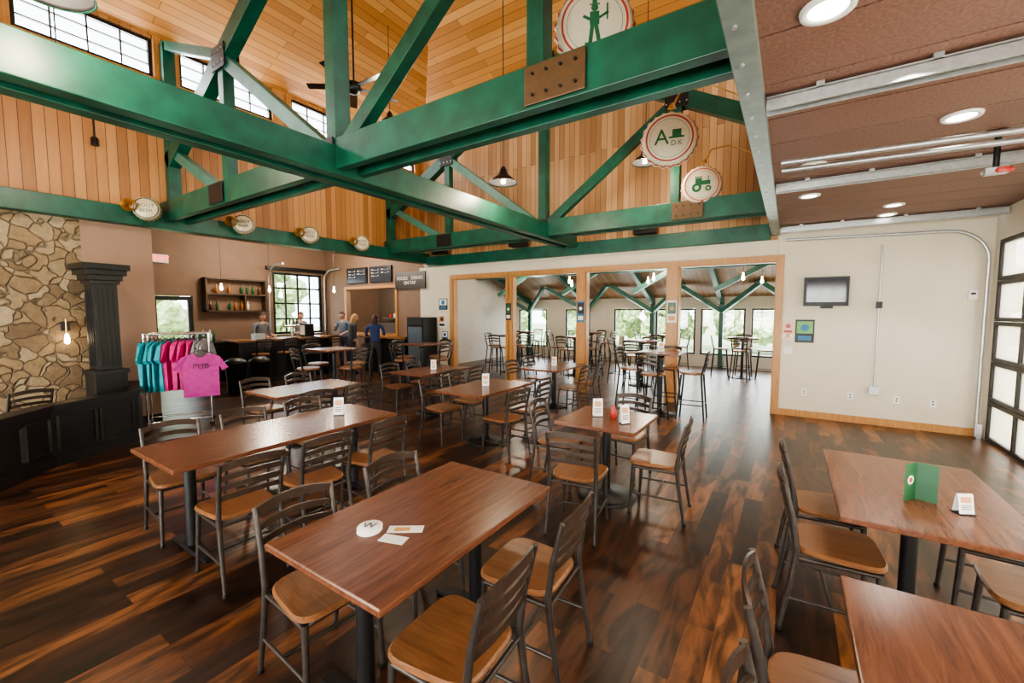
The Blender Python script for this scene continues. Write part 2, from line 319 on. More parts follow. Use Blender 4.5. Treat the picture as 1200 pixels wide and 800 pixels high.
# ---------------------------------------------------------------- green structure
def beamobj(name,*bs):
    b=MB()
    for q in bs: b.beam(*q)
    return b.obj(name,bevel=.008)
beamobj('eave_beam',((XL+.1,YS,3.17),(XL+.1,YB,3.17),.2,.26,GREEN))
beamobj('eave_beam',((XR-.06,YS,3.25),(XR-.06,YB-.02,3.25),.1,.42,GREEN))
beamobj('end_beam',((XL+.2,YB-.08,3.08),(XR-.12,YB-.08,3.08),.14,.26,GREEN))
b=MB(); b.beam((xm-.13,YS,3.25),(xm-.13,YB-.16,3.25),.13,.28,GREEN).beam((xm+.13,YS,3.25),(xm+.13,YB-.16,3.25),.13,.28,GREEN).beam((xm,YS,3.25),(xm,YB-.16,3.25),.14,.2,GREEN)
b.obj('tie_beam',bevel=.008)
PLATE=mat('bronze_plate',(.10,.055,.025),.45,.3)
def truss(y):
    b=MB(); w=.16
    L0,R0=XL+.05,XR-.1
    for s_ in (-.13,.13): b.beam((L0,y+s_,3.31),(R0,y+s_,3.31),.09,.3,GREEN)
    ap=6.4; sl=.53
    for sg in (-1,1):
        e=L0 if sg<0 else R0
        b.beam((xm,y,ap),(e,y,ap-sl*abs(e-xm)),w,.24,GREEN)
        mx=xm+sg*2.4; mz=ap-sl*2.4
        b.beam((xm+sg*.1,y,3.4),(mx,y,mz-.05),.12,.16,GREENLIT if sg<0 else GREEN)
        b.beam((mx,y,3.3),(mx,y,mz),.14,.14,GREEN)
        if sg<0:
            b.beam((e-sg*.05,y,4.3),(e-sg*1.7,y,3.42),.12,.14,GREENLIT)
            b.beam((mx,y,mz),(e,y,5.9),.12,.13,GREEN)
        for s_ in (-.09,.09):
            b.cb((mx,y+s_,mz-.05),(.36,.012,.3),BLACK)
            for i in range(8): b.cyl((mx-.15+.1*(i%4),y+s_-.02,mz-.13+.15*(i//4)),(mx-.15+.1*(i%4),y+s_+.02,mz-.13+.15*(i//4)),.012,STEEL,seg=6)
    b.beam((xm,y,3.3),(xm,y,ap),.16,.18,GREEN)
    for s_ in (-.19,.19):
        b.cb((xm,y+s_,3.31),(.36,.014,.32),BLACK); b.cb((xm+2.62,y+s_,3.31),(.46,.014,.26),PLATE)
        b.cb((xm-2.4,y+s_,3.31),(.4,.014,.26),BLACK)
        for i in range(8):
            xx=xm-.13+.087*(i%4); b.cyl((xx,y+s_-.02,3.23+.16*(i//4)),(xx,y+s_+.02,3.23+.16*(i//4)),.014,STEEL,seg=6)
            xx=xm+2.46+.107*(i%4); b.cyl((xx,y+s_-.02,3.24+.14*(i//4)),(xx,y+s_+.02,3.24+.14*(i//4)),.012,BLACK,seg=6)
    for sg in (-.1,.1): b.cb((xm,y+sg,ap-.1),(.5,.014,.36),BLACK)
    e=L0+.04; b.box(e-.08,e+.08,y-.08,y+.08,3.3,5.9,GREEN)
    b.obj('roof_truss',bevel=.006)
for y in (-1.6,2.8,7.2): truss(y)
# ---------------------------------------------------------------- opening trims
b=MB()
for x0,x1 in op:
    for yy0,yy1 in ((YB-.03,YB),(YB+.15,YB+.18)):
        b.box(x0-.1,x0,yy0,yy1,0,2.7,OAK).box(x1,x1+.1,yy0,yy1,0,2.7,OAK).box(x0,x1,yy0,yy1,2.6,2.7,OAK)
    b.box(x0,x0+.02,YB,YB+.15,0,2.6,OAK).box(x1-.02,x1,YB,YB+.15,0,2.6,OAK).box(x0+.02,x1-.02,YB,YB+.15,2.58,2.6,OAK)
b.obj('trim_2')
b=MB(); x0,x1=-11.9,-9.6
b.box(x0-.08,x0,YB-.03,YB,1.0,2.53,OAK).box(x1,x1+.08,YB-.03,YB,1.0,2.53,OAK).box(x0,x1,YB-.03,YB,2.45,2.53,OAK).box(x0,x1,YB-.03,YB,1.0,1.1,OAK); b.obj('trim_3')
MB().box(-.1,XG,YB-.02,YB,0,.11,OAK).obj('baseboard_back')
MB().box(XL,XL+.02,1.9,2.5,0,.12,BLACKW).obj('baseboard_left')
# far room
fw=[(-9.2,-7.9),(-7.1,-6.1),(-5.2,-3.9),(-3.75,-2.5),(-2.35,-1.1),(-.95,.3),(.45,1.7)]
b=MB(); last=-9.3
for a,c in fw+[(XG,XG)]:
    b.box(last,a,YF,YF+.15,0,2.3,CREAM); last=c
for a,c in fw: b.box(a,c,YF,YF+.15,0,.38,CREAM).box(a,c,YF,YF+.15,1.85,2.3,CREAM)
b.obj('wall_far')
for a,c in fw:
    wn+=1; window(f'window_{wn}','Y',YF+.06,a+.005,c-.005,.385,1.845,1,1,.05,.02)
b=MB(); b.box(XG,XG+.15,YB+.15,YF+.15,0,.4,CREAM).box(XG,XG+.15,YB+.15,YF+.15,2.2,4,CREAM)
for y in (YB+.15,10.2,11.9,13.6): b.box(XG,XG+.15,y,y+.35,.4,2.2,CREAM)
b.obj('wall_far_right')
MB().box(-9.45,-9.3,YB+.15,YF,0,4,mat('pale_wall',(.5,.47,.42),.7)).obj('wall_far_side')
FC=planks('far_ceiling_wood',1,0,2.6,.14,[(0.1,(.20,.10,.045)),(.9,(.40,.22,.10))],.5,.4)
b=MB()
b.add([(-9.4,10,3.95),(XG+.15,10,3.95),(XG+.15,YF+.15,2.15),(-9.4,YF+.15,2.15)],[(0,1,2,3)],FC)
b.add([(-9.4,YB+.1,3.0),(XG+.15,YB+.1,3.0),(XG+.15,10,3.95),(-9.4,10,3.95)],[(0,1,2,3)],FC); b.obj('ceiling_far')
b=MB()
for x in (-8.6,-6.2,-3.82,-1.75,.38):
    b.beam((x,10,3.75),(x,YF-.08,2.06),.12,.2,GREEN).beam((x,8.8,3.0),(x,10,3.75),.12,.2,GREEN)
    b.beam((x,YF-.1,0.01),(x,YF-.1,2.1),.12,.12,GREEN)
    b.beam((x,YF-.15,1.75),(x+1.15,YF-1.1,2.62),.09,.13,GREENLIT)
    b.beam((x,YF-.15,1.75),(x-1.15,YF-1.1,2.62),.09,.13,GREENLIT)
b.beam((-9.2,11.8,2.95),(XG-.1,11.8,2.95),.14,.2,GREEN)
for x in (-7.4,-5.0,-2.8,-.7): b.beam((x-.9,11.8,2.3),(x+.3,11.8,2.95),.1,.12,GREENLIT)
b.obj('far_roof_frame')
# ---------------------------------------------------------------- kitchen behind pass-through
MB().box(XF,-9.45,10.6,10.75,0,3.8,mat('kitchen_wall',(.22,.17,.13),.7)).obj('wall_kitchen_rear')
MB().box(XF,-9.45,YB+.15,10.6,3.2,3.3,WHITE).obj('ceiling_kitchen')
b=MB().box(-12.3,-9.7,9.8,10.5,0,.9,STEEL).box(-12.3,-9.7,10.2,10.55,1.5,1.54,STEEL).box(-12.2,-11.2,9.9,10.4,.9,1.35,STEEL).box(-11.0,-10.5,9.95,10.4,.9,1.25,BLACK)
for i in range(10): b.lathe([(.05,0),(.06,.1),(.05,.14)],WHITE if i%2 else RED,T(-12.1+i*.25,10.38,1.54),12)
b.obj('kitchen_counter')
# ---------------------------------------------------------------- dining chair
def chair_mesh():
    b=MB()
    out=[]
    for k in range(28):
        t=2*math.pi*k/28; c,s_=math.cos(t),math.sin(t); e=.45
        x=math.copysign(abs(c)**e,c); y=math.copysign(abs(s_)**e,s_)
        out.append((x*(.2+.018*y),y*.2+.005))
    b.slab(out,.44,.47,.009,SEATW)
    for sx in (-1,1):
        b.tube([(sx*.19,.185,0.0),(sx*.175,.16,.43)],[.012,.017],FRAME,8)
        b.tube([(sx*.195,-.26,0.0),(sx*.187,-.21,.3),(sx*.185,-.19,.46),(sx*.187,-.215,.64),(sx*.19,-.26,.825)],[.012,.015,.017,.015,.013],FRAME,8)
        b.tube([(sx*.18,.16,.42),(sx*.183,-.195,.42)],.012,FRAME,6)
        b.tube([(sx*.187,.175,.19),(sx*.19,-.23,.19)],.009,FRAME,6)
        b.lathe([(.015,0),(.016,.012),(.014,.02)],BLACK,T(sx*.19,.185,0),8).lathe([(.015,0),(.016,.012),(.014,.02)],BLACK,T(sx*.195,-.26,0),8)
    b.tube([(-.175,.16,.42),(.175,.16,.42)],.011,FRAME,6).tube([(-.183,-.195,.42),(.183,-.195,.42)],.011,FRAME,6)
    b.tube([(-.188,-.03,.19),(.188,-.03,.19)],.009,FRAME,6)
    for z,yy,h,ar in ((.80,-.252,.046,.026),(.728,-.236,.034,.02),(.662,-.220,.032,.017),(.597,-.206,.032,.013)):
        pts=[]
        for i in range(11):
            u=-1+2*i/10; pts.append((u*.186,yy-.028*(1-u*u),z+ar*(1-u*u)))
        b.strip(pts,.012,h,SLAT)
    return b.mesh('dining_chair')
CH=chair_mesh()
def stool_mesh():
    b=MB(); out=[(.19*math.cos(2*math.pi*k/24),.19*math.sin(2*math.pi*k/24)) for k in range(24)]
    b.slab(out,.735,.77,.01,SEATW)
    for sx in (-1,1):
        b.tube([(sx*.2,.2,0),(sx*.14,.14,.73)],[.013,.017],BLACK,8)
        b.tube([(sx*.2,-.22,0),(sx*.15,-.16,.73),(sx*.17,-.21,.92),(sx*.18,-.24,1.1)],[.013,.017,.015,.013],BLACK,8)
        b.tube([(sx*.18,.18,.25),(sx*.185,-.2,.25)],.009,BLACK,6)
    b.tube([(-.18,.18,.25),(.18,.18,.25)],.01,BLACK,6).tube([(-.185,-.2,.25),(.185,-.2,.25)],.01,BLACK,6).tube([(-.14,.14,.72),(.14,.14,.72)],.01,BLACK,6)
    for z,yy,h in ((1.08,-.236,.05),(1.0,-.22,.035),(.93,-.212,.03)):
        b.strip([((-1+2*i/8)*.175,yy-.03*(1-(-1+2*i/8)**2),z+.02*(1-(-1+2*i/8)**2)) for i in range(9)],.012,h,SLAT)
    return b.mesh('bar_stool')
ST=stool_mesh()
DIR={'N':0,'W':math.pi/2,'S':math.pi,'E':-math.pi/2}
def chair(x,y,d,j=0): place(CH,'dining_chair',(x,y,0),DIR[d]+math.radians(j))
def stool(x,y,d,j=0): place(ST,'bar_stool',(x,y,0),DIR[d]+math.radians(j))
def table(x,y,sx,sy,h=.75,name='dining_table',dbl=False):
    b=MB()
    b.box(-sx/2,sx/2,-sy/2,sy/2,h-.032,h,TABLEW)
    o=place(b.mesh(name),name,(x,y,0),0,.006)
    c=MB()
    cols=[(0,-sy/2+.22),(0,sy/2-.22)] if dbl else [(0,0)]
    for cx,cy in cols:
        c.cyl((cx,cy,.02),(cx,cy,h-.06),.038,BLACK,seg=18)
        c.lathe([(.11,h-.045),(.11,h-.033)],BLACK,T(cx,cy,0)); c.lathe([(.038,h-.1),(.09,h-.045)],BLACK,T(cx,cy,0))
        c.beam((cx-.14,cy,h-.045),(cx+.14,cy,h-.045),.04,.02,BLACK).beam((cx,cy-.14,h-.045),(cx,cy+.14,h-.045),.04,.02,BLACK)
        if dbl:
            for s_ in (-1,1):
                c.add([(cx,cy-.045,.012),(cx,cy+.045,.012),(cx,cy+.045,.055),(cx,cy-.045,.055),(cx+s_*.29,cy-.032,.008),(cx+s_*.29,cy+.032,.008),(cx+s_*.29,cy+.032,.025),(cx+s_*.29,cy-.032,.025)],[(0,1,2,3),(4,5,6,7),(0,1,5,4),(1,2,6,5),(2,3,7,6),(3,0,4,7)],BLACK)
                c.cyl((cx+s_*.27,cy,0),(cx+s_*.27,cy,.012),.02,BLACK)
        else: c.lathe([(.27,0),(.27,.012),(.23,.022),(.08,.04),(.04,.07)],BLACK,T(cx,cy,0),32)
    c.obj('pedestal',parent=o)
    return o
def highround(x,y):
    b=MB(); b.lathe([(.001,1.035),(.39,1.035),(.4,1.045),(.4,1.06),(.39,1.07),(.001,1.07)],TABLEW,None,36); b.cyl((0,0,.02),(0,0,1.03),.035,BLACK,seg=16).lathe([(.28,0),(.28,.012),(.24,.022),(.07,.04),(.035,.07)],BLACK,None,28).lathe([(.035,.98),(.13,1.034)],BLACK)
    b.obj('high_top_table',(x,y,0))
table(-1.485,1.485,.75,1.21,dbl=True)
for y in (1.2,1.78): chair(-1.06,y,'W',3)
for y in (1.12,1.74): chair(-1.81,y,'E',-4)
table(.62,3.175,.75,1.22,dbl=False)
for y in (2.88,3.45): chair(.26,y,'E',4); chair(1.03,y,'W',-3)
table(.575,1.375,.75,1.21)
chair(.18,1.66,'E',2); chair(.18,1.1,'E',-2); chair(1.0,1.7,'W')
table(-1.4,3.77,.75,.75)
chair(-1.38,3.1,'N',8); chair(-.93,3.74,'W',4); chair(-1.42,4.33,'S',-5); chair(-1.9,3.78,'E',4)
table(-3.6,1.9,.78,1.82,dbl=True)
for y in (1.3,1.84,2.4): chair(-3.08,y,'W',random.uniform(-5,5))
for y in (1.3,1.88,2.45): chair(-4.0,y,'E',random.uniform(-5,5))
for (tx,ty) in ((-5.33,3.15),(-3.38,4.5),(-5.15,5.3),(-3.6,6.9)):
    table(tx,ty,.75,1.21,dbl=False)
    for dy in (-.3,.3):
        chair(tx+.5,ty+dy,'W',random.uniform(-7,7)); chair(tx-.5,ty+dy,'E',random.uniform(-7,7))
for (tx,ty) in ((-7.05,4.7),(-6.6,6.5),(-1.8,7.35)):
    table(tx,ty,.7,.7,1.07,'high_top_table')
    for d,dx,dy in (('W',.5,0),('E',-.5,0),('S',0,.5),('N',0,-.5)):
        stool(tx+dx,ty+dy,d,random.uniform(-9,9))
for (tx,ty) in ((-2.9,10.0),(-4.9,10.6),(-6.8,10.2),(-1.0,12.6),(-3.1,12.8),(-5.4,13.0),(-7.6,12.6),(1.2,11.6)):
    highround(tx,ty)
    for d,dx,dy in (('W',.52,0),('E',-.52,0),('S',0,.52),('N',0,-.52)): stool(tx+dx,ty+dy,d,random.uniform(-12,12))
# ---------------------------------------------------------------- table items
def tent(x,y,z,w=.09,h=.17,m_=PAPER,rz=0,name='table_tent_card'):
    b=MB().box(-w/2,w/2,-.03,.03,0,.006,BLACK)
    for s_ in (-1,1):
        b.add([(-w/2,s_*.02,.006),(w/2,s_*.02,.006),(w/2,s_*.004,h),(-w/2,s_*.004,h)],[(0,1,2,3)],m_)
        for z0,z1,c in ((.55,.85,OR),(.2,.24,BPR),(.3,.34,BPR),(.4,.44,GPR)):
            f=lambda q:s_*(.0205-.016*q)
            b.add([(-w*.36,f(z0),.006+z0*(h-.006)),(w*.36,f(z0),.006+z0*(h-.006)),(w*.36,f(z1),.006+z1*(h-.006)),(-w*.36,f(z1),.006+z1*(h-.006))],[(0,1,2,3)],c)
    b.obj(name,(x,y,z),rz)
for x,y,z,a in ((-1.5,3.78,.75,.6),(-1.2,3.66,.75,1.0),(-3.62,2.45,.75,.7),(-3.38,4.5,.75,.6),(-5.1,5.3,.75,.5),(-3.6,6.9,.75,.5),(-1.8,7.35,1.07,.5)): tent(x,y,z,rz=a)
b=MB().add([(-.085,-.04,0),(0,0,0),(0,0,.2),(-.085,-.04,.2)],[(0,1,2,3)],GREENBOOK).add([(.06,-.06,0),(0,0,0),(0,0,.2),(.06,-.06,.2)],[(3,2,1,0)],GREENBOOK)
o=b.obj('green_menu_card',(.60,3.02,.75),.45)
QM=T(-.0425,-.0225,.11)@RZ(math.atan2(.04,.085))@RX(math.pi/2)
MB().lathe([(.001,0),(.024,0)],PAPER,QM,24,cap=False).lathe([(.001,.001),(.014,.001)],RED,QM,24,cap=False).obj('emblem',parent=o)
tent(.76,2.93,.75,.07,.1,PAPER,.5)
b=MB()
for i in range(6): b.lathe([(.001,i*.004),(.055,i*.004),(.0555,i*.004+.0015),(.055,i*.004+.0035),(.001,i*.004+.0035)],PAPER,T(.002*(i%3),.002*(i%2),0),28)
DBP=mat('navy_print',(.02,.03,.1),.5)
o=b.obj('coaster_stack',(-1.57,1.2,.75)); text('W',.06,(0,0,.0245),(0,0,.5),DBP,o,'emblem')
b=MB(); b.box(-.08,.08,-.03,.03,0,.0015,PAPER).box(-.05,.02,-.02,.015,.0015,.002,mat('card_print',(.6,.35,.1),.5)); b.obj('flyer_card',(-1.44,1.3,.75),.6)
MB().box(-.06,.06,-.03,.03,0,.0015,PAPER).obj('flyer_card',(-1.42,1.21,.75),.3)
MB().lathe([(.001,0),(.028,0),(.03,.05),(.02,.09),(.012,.12),(.001,.121)],RED,None,14).obj('sauce_bottle',(-1.36,3.82,.75))
# ---------------------------------------------------------------- hanging bottle-cap signs
GOLD=mat('cap_gold',(.42,.33,.17),.35,.55,.1); GOLDF=mat('cap_gold_face',(.50,.44,.30),.4,.2,.1)
def capsign(loc,r,rz,kind,tilt=0,arm=True):
    e=bpy.data.objects.new('bottle_cap_sign',None); COL.objects.link(e); e.location=loc; e.rotation_euler=(tilt,0,rz)
    b=MB(); M=RX(math.pi/2)
    small=kind=='txt'; ring=BPR if small else RED; face=GOLDF if small else CAPW
    prof=[(r*.001,.0),(r*.86,0),(r*.93,-.012),(r*.97,-.03)]
    b.lathe(prof,face,M,84,cap=False)
    b.lathe([(r*.97,-.03),(r*1.0,-.05),(r*1.04,-.08)],CAPW if not small else GOLD,M,84,(21,.035,[0,1,1]),cap=False); b.lathe([(r*.001,-.03),(r*.9,-.03)],STEEL,M,40,cap=False)
    if not small:
        b.lathe([(r*.80,.002),(r*.855,.002)],ring,M,84,cap=False); b.lathe([(r*.70,.002),(r*.712,.002)],GPR,M,60,cap=False)
        b.lathe([(r*.985,-.035),(r*1.015,-.052)],ring,M,84,(21,.035,[1,1]),cap=False)
    else: b.lathe([(r*.80,.002),(r*.88,.001)],ring,M,60,cap=False)
    def q(x0,x1,z0,z1,m_=GPR,a=0): b.cb((0,-.003,0),((x1-x0)*r,.003,(z1-z0)*r),m_,T((x0+x1)/2*r,0,(z0+z1)/2*r)@RY(a))
    if kind=='man':
        b.lathe([(.001,.004),(r*.09,.004)],GPR,T(0,0,.36*r)@M,20,cap=False)
        q(-.13,.13,.43,.46);q(-.06,.06,.46,.56);q(-.12,.12,-.05,.27);q(-.3,-.1,.1,.17,a=.5);q(.1,.36,.14,.2,a=-.5);q(-.13,-.03,-.5,-.05,a=.12);q(.03,.13,-.5,-.05,a=-.2);q(-.24,-.06,-.54,-.48);q(.08,.26,-.54,-.48);q(.3,.34,.05,.45)
    if kind=='tractor':
        q(-.1,.42,-.02,.2);q(-.32,0,-.05,.35);q(-.36,.02,.38,.43);q(.3,.34,.2,.42)
        for cx,cz,rr in ((-.25,-.15,.24),(.32,-.22,.15)): b.lathe([(rr*r*.45,.005),(rr*r,.005)],GPR,T(cx*r,0,cz*r)@M,30,cap=False)
    if kind=='hat':
        q(-.02,.52,-.02,.05);q(.1,.42,.03,.3)
    b.obj('cap',parent=e)
    if kind=='hat': text('A',r*.8,(-.28*r,-.004,.03*r),(math.pi/2,0,0),GPR,e,ext=.002); text('D.K',r*.26,(.26*r,-.004,-.2*r),(math.pi/2,0,0),GPR,e)
    if kind=='txt': text('ROOT\nBEER',r*.42,(0,-.004,0),(math.pi/2,0,0),BPR,e)
    a=MB()
    if arm:
        a.tube([(0,.06,r*.7),(0.02,.1,r*1.2),(.12,.1,r*1.9),(.35,.1,r*2.0)],.012,BRASS,8); a.tube([(0,.05,-r*.3),(0,.09,r*1.1)],.012,BRASS,8).lathe([(.05,0),(.03,.04),(.012,.06)],BRASS,T(.02,.1,r*1.2)@RX(0.3),16)
        a.tube([(.35,.1,r*2.0),(.8,.1,r*1.2)],.008,BRASS,6)
    else:
        a.lathe([(.012,0),(.02,.1),(.05,.2),(.09,.26)],BRASS,T(-r*1.1,.22,.02)@RY(.3)@RX(math.pi/2),20,cap=False).lathe([(.02,.1),(.018,.1)],BRASS,T(-r*1.1,.22,.02)@RY(.3)@RX(math.pi/2),20); a.tube([(-r*1.1,.2,0),(-r*.6,.28,.05),(0,.06,0)],.012,BRASS,8)
    a.obj('bracket',parent=e)
capsign((-1.3,3.1,3.9),.29,.42,'man'); capsign((-1.22,5.12,3.72),.30,.25,'hat'); capsign((-1.18,7.0,3.66),.28,.2,'tractor')
for y in (2.33,3.66,4.88,6.1): capsign((XL+.42,y,3.27),.17,math.radians(62),'txt',0,False)
# ---------------------------------------------------------------- pendants
def pendant(x,y,z,top=6.6,s=1.0,m_=BLACK):
    e=MB(); e.lathe([(.03*s,.2*s),(.05*s,.17*s),(.07*s,.1*s),(.13*s,.06*s),(.19*s,0),(.2*s,-.015*s),(.185*s,0),(.12*s,.05*s),(.05*s,.09*s)],m_,None,32,cap=False)
    e.lathe([(.194*s,-.012*s),(.203*s,-.018*s),(.2*s,-.006*s)],CHROME,None,32,cap=False).cyl((0,0,.17*s),(0,0,.21*s),.03*s,m_).cyl((0,0,.2*s),(0,0,top-z),.006,BLACK,seg=6).lathe([(.001,-.03*s),(.03*s,-.015*s),(.035*s,.02*s),(.015*s,.07*s)],BULB,None,14)
    e.obj('pendant_lamp',(x,y,z))
    l=bpy.data.lights.new('pendant_bulb','POINT'); l.energy=45; l.color=(1,.82,.6); l.shadow_soft_size=.08; lo=bpy.data.objects.new('pendant_bulb',l); lo.location=(x,y,z-.12); COL.objects.link(lo)
for p in ((-3.5,5.1,3.6,7.3),(-1.95,6.7,4.05,6.6),(-6.2,5.4,5.15,6.85),(-3.4,.62,3.5,7.3),(-6.3,1.2,3.9,6.8),(-2.0,-1.5,3.6,6.8)): pendant(*p)
for (x,y) in ((-12.2,5.0),(-12.2,6.2),(-11,7.4)):
    MB().cyl((0,0,.12),(0,0,1.45),.005,BLACK,seg=6).lathe([(.001,-.06),(.035,-.03),(.03,.03),(.015,.07),(.018,.12)],BULB,None,12).obj('edison_bulb_lamp',(x,y,2.35))
for (x,y) in ((-6.6,9.8),(-5.1,10.8),(-4.6,9.6),(-3.0,10.8),(-2.6,9.8),(-.9,10.8),(-.6,12.2),(.6,10.0)):
    MB().cyl((0,0,.1),(0,0,.85),.005,BLACK,seg=6).lathe([(.001,-.06),(.035,-.03),(.03,.03),(.015,.07),(.018,.12)],BULB,None,12).obj('edison_bulb_lamp',(x,y,2.5))
b=MB().cyl((0,0,.1),(0,0,1.5),.015,BLACK,seg=8).lathe([(.02,.1),(.1,.06),(.12,-.04),(.06,-.1),(.001,-.11)],BLACK,None,24)
for k in range(5): b.cb((.42,0,0),(.62,.12,.01),BLACKW,RZ(k*2*math.pi/5)@RX(.2))
b.obj('ceiling_fan',(-6.0,4.5,5.35))
for x,y,z in ((-7.6,YB-.28,3.34),(-5.2,YB-.28,3.34),(-2.35,YB-.28,3.34)):
    MB().box(-.2,.2,-.1,.12,-.12,.12,BLACK).lathe([(.08,0),(.07,.012),(.001,.006)],BLACKW,T(-.08,-.1,0)@RX(math.pi/2),20).lathe([(.04,0),(.03,.01),(.001,.004)],BLACKW,T(.1,-.1,.02)@RX(math.pi/2),16).obj('wall_speaker',(x,y,z))
for y in (1.9,4.4): MB().cyl((0,0,-.2),(0,0,.2),.012,BLACK).lathe([(.045,-.3),(.04,-.2),(.02,-.18)],BLACK,None,14).cb((-.03,0,.2),(.06,.08,.08),BLACK).obj('wall_sconce',(XL+.08,y,4.4))
MB().cyl((0,0,.1),(0,0,.3),.01,BRASS).lathe([(.001,-.05),(.025,-.03),(.03,.0),(.02,.07),(.01,.1)],BULB,None,14).cb((-.04,0,.2),(.06,.08,.12),BLACK).obj('wall_sconce',(XL+.09,1.48,1.35))
# ---------------------------------------------------------------- hearth & pillar
b=MB(); pts=[(-8.3,2.12),(-7.35,1.9),(-6.92,1.02),(-6.35,.5),(-6.2,-1.2)]
for a,c in zip(pts[:-1],pts[1:]):
    b.beam((a[0],a[1],.33),(c[0],c[1],.33),.12,.66,BLACKW); b.beam((a[0],a[1],.68),(c[0],c[1],.68),.2,.05,BLACKW); b.beam((a[0],a[1],.06),(c[0],c[1],.06),.16,.12,BLACKW)
    d=(Vector(c)-Vector(a)); L=d.length; d/=L; n=Vector((d.y,-d.x)); n=-n if n.x<0 else n
    for u0,u1 in ((.08,.48),(.54,.94)):
        p=Vector(a)+d*L*u0+n*.065; q=Vector(a)+d*L*u1+n*.065
        for z in (.18,.56): b.beam((p.x,p.y,z),(q.x,q.y,z),.02,.025,BLACKW)
        for w in (p,q): b.beam((w.x,w.y,.18),(w.x,w.y,.56),.02,.025,BLACKW)
b.obj('hearth_half_wall')
b=MB()
for z0,z1,h in ((0,.9,.17),(.9,.96,.19),(.96,2.12,.13),(2.12,2.17,.155),(2.17,2.24,.18),(2.24,2.31,.215),(2.31,2.39,.245)): b.box(-h,h,-h,h,z0,z1,BLACKW)
for sx,sy in ((1,0),(0,1),(-1,0),(0,-1)):
    for k in (-.08,-.027,.027,.08):
        if sx: b.box(sx*.13-.008,sx*.13+.008,k-.01,k+.01,1.02,2.06,BLACK)
        else: b.box(k-.01,k+.01,sy*.13-.008,sy*.13+.008,1.02,2.06,BLACK)
b.obj('mantel_pillar',(-7.88,1.76,0),.1,.004)
chair(-7.6,.9,'W',20)
# ---------------------------------------------------------------- clothing rack
e=bpy.data.objects.new('clothing_rack',None); COL.objects.link(e); e.location=(-7.82,2.56,0); e.rotation_euler=(0,0,math.radians(68))
b=MB()
for x in (-.36,.4):
    for y in (-.22,.22): b.tube([(x,y,.06),(x,y,1.42)],.013,CHROME,8).lathe([(.03,0),(.03,.05)],BLACK,T(x,y,0),12)
    b.tube([(x,-.22,1.42),(x,.22,1.42)],.013,CHROME,8).tube([(x,-.22,.12),(x,.22,.12)],.013,CHROME,8)
for y in (-.22,.22): b.tube([(-.36,y,1.42),(.4,y,1.42)],.013,CHROME,8); b.tube([(-.36,y,.12),(.4,y,.12)],.013,CHROME,8)
b.tube([(.25,-.22,1.3),(.25,-.5,1.2)],.01,CHROME,8)
b.obj('frame',parent=e)
def shirt(b,M,m_,w=.5,h=.68,seed=0):
    out=[(-.09,.0),(-.16,-.02),(-.25,-.06),(-.36,-.24),(-.28,-.29),(-.235,-.2),(-.235,-.68),(.235,-.68),(.235,-.2),(.28,-.29),(.36,-.24),(.25,-.06),(.16,-.02),(.09,0),(.04,-.06),(-.04,-.06)]
    n=len(out); vs=[];th=.03
    for s_ in (-1,1):
        for i,(x,z) in enumerate(out): vs.append((x*w/.5,s_*th*(.7+.5*math.sin(i*1.7+seed)),z*h/.68))
    fs=[tuple(range(n)),tuple(range(2*n-1,n-1,-1))]+[(k,(k+1)%n,n+(k+1)%n,n+k) for k in range(n)]
    b.add(vs,fs,m_,False,M); b.tube([(-.15,0,-.01),(0,0,.05),(.15,0,-.01)],.006,BLACK,6,M).tube([(0,0,.05),(0,0,.1),(.03,0,.12)],.003,CHROME,6,M)
TEAL=mat('teal_cloth',(.01,.30,.37),.8);PINK=mat('pink_cloth',(.55,.02,.18),.8);GREY=mat('grey_cloth',(.25,.25,.27),.8);PURP=mat('magenta_cloth',(.40,.025,.22),.8);DPURP=mat('purple_cloth',(.16,.05,.3),.8)
b=MB(); cols=[TEAL,TEAL,TEAL,TEAL,PINK,PINK,PINK,PINK,GREY,GREY]
for i,c in enumerate(cols): shirt(b,T(-.34+i*.076,-.22,1.32)@RZ(math.radians(70+random.uniform(-8,8))),c,.42,.72,i)
for i,c in enumerate([GREY,GREY,TEAL,DPURP,DPURP,GREY]): shirt(b,T(-.31+i*.125,.22,1.32)@RZ(math.radians(80)),c,.42,.72,i)
b.obj('hanging_shirts',parent=e)
b=MB(); shirt(b,T(.3,-.52,1.14),PURP,.46,.64,2); b.obj('display_shirt',parent=e); text('PUB',.11,(.3,-.565,.95),(math.pi/2,0,0),BPR,e,'shirt_print')
# ---------------------------------------------------------------- bar
COUNT=grainwood('bar_top_wood',(.20,.09,.035),(.34,.165,.07),1,.25)
b=MB(); b.box(-11.35,-10.85,4.75,7.2,0,1.02,BLACKW).box(-11.45,-10.7,4.65,7.3,1.02,1.07,COUNT)
for i in range(5): b.box(-10.852,-10.835,4.85+i*.48,5.2+i*.48,.15,.9,BLACK)
b.obj('bar_counter',bevel=.005)
MB().box(-12.7,-11.9,4.3,5.1,0,.95,BLACKW).box(-12.72,-11.88,4.28,5.12,.95,.98,BLACK).box(-11.899,-11.885,4.35,4.66,.1,.9,BLACK).box(-11.899,-11.885,4.74,5.05,.1,.9,BLACK).obj('bar_cabinet')
MB().box(-10.4,-8.7,7.95,8.35,0,1.0,BLACKW).box(-10.45,-8.65,7.9,8.4,1.0,1.05,COUNT).obj('service_counter')
for i,(x,y) in enumerate(((-10.35,5.0),(-10.35,5.6),(-10.35,6.2),(-10.35,6.8))): stool(x,y,'W',random.uniform(-10,10))
for x,y in ((-10.0,4.3),(-9.95,4.78)): MB().lathe([(.001,0),(.16,0),(.2,.6),(.22,.62),(.22,.65),(.2,.68),(.1,.74),(.001,.75)],BLACK,None,24).obj('trash_can',(x,y,0))
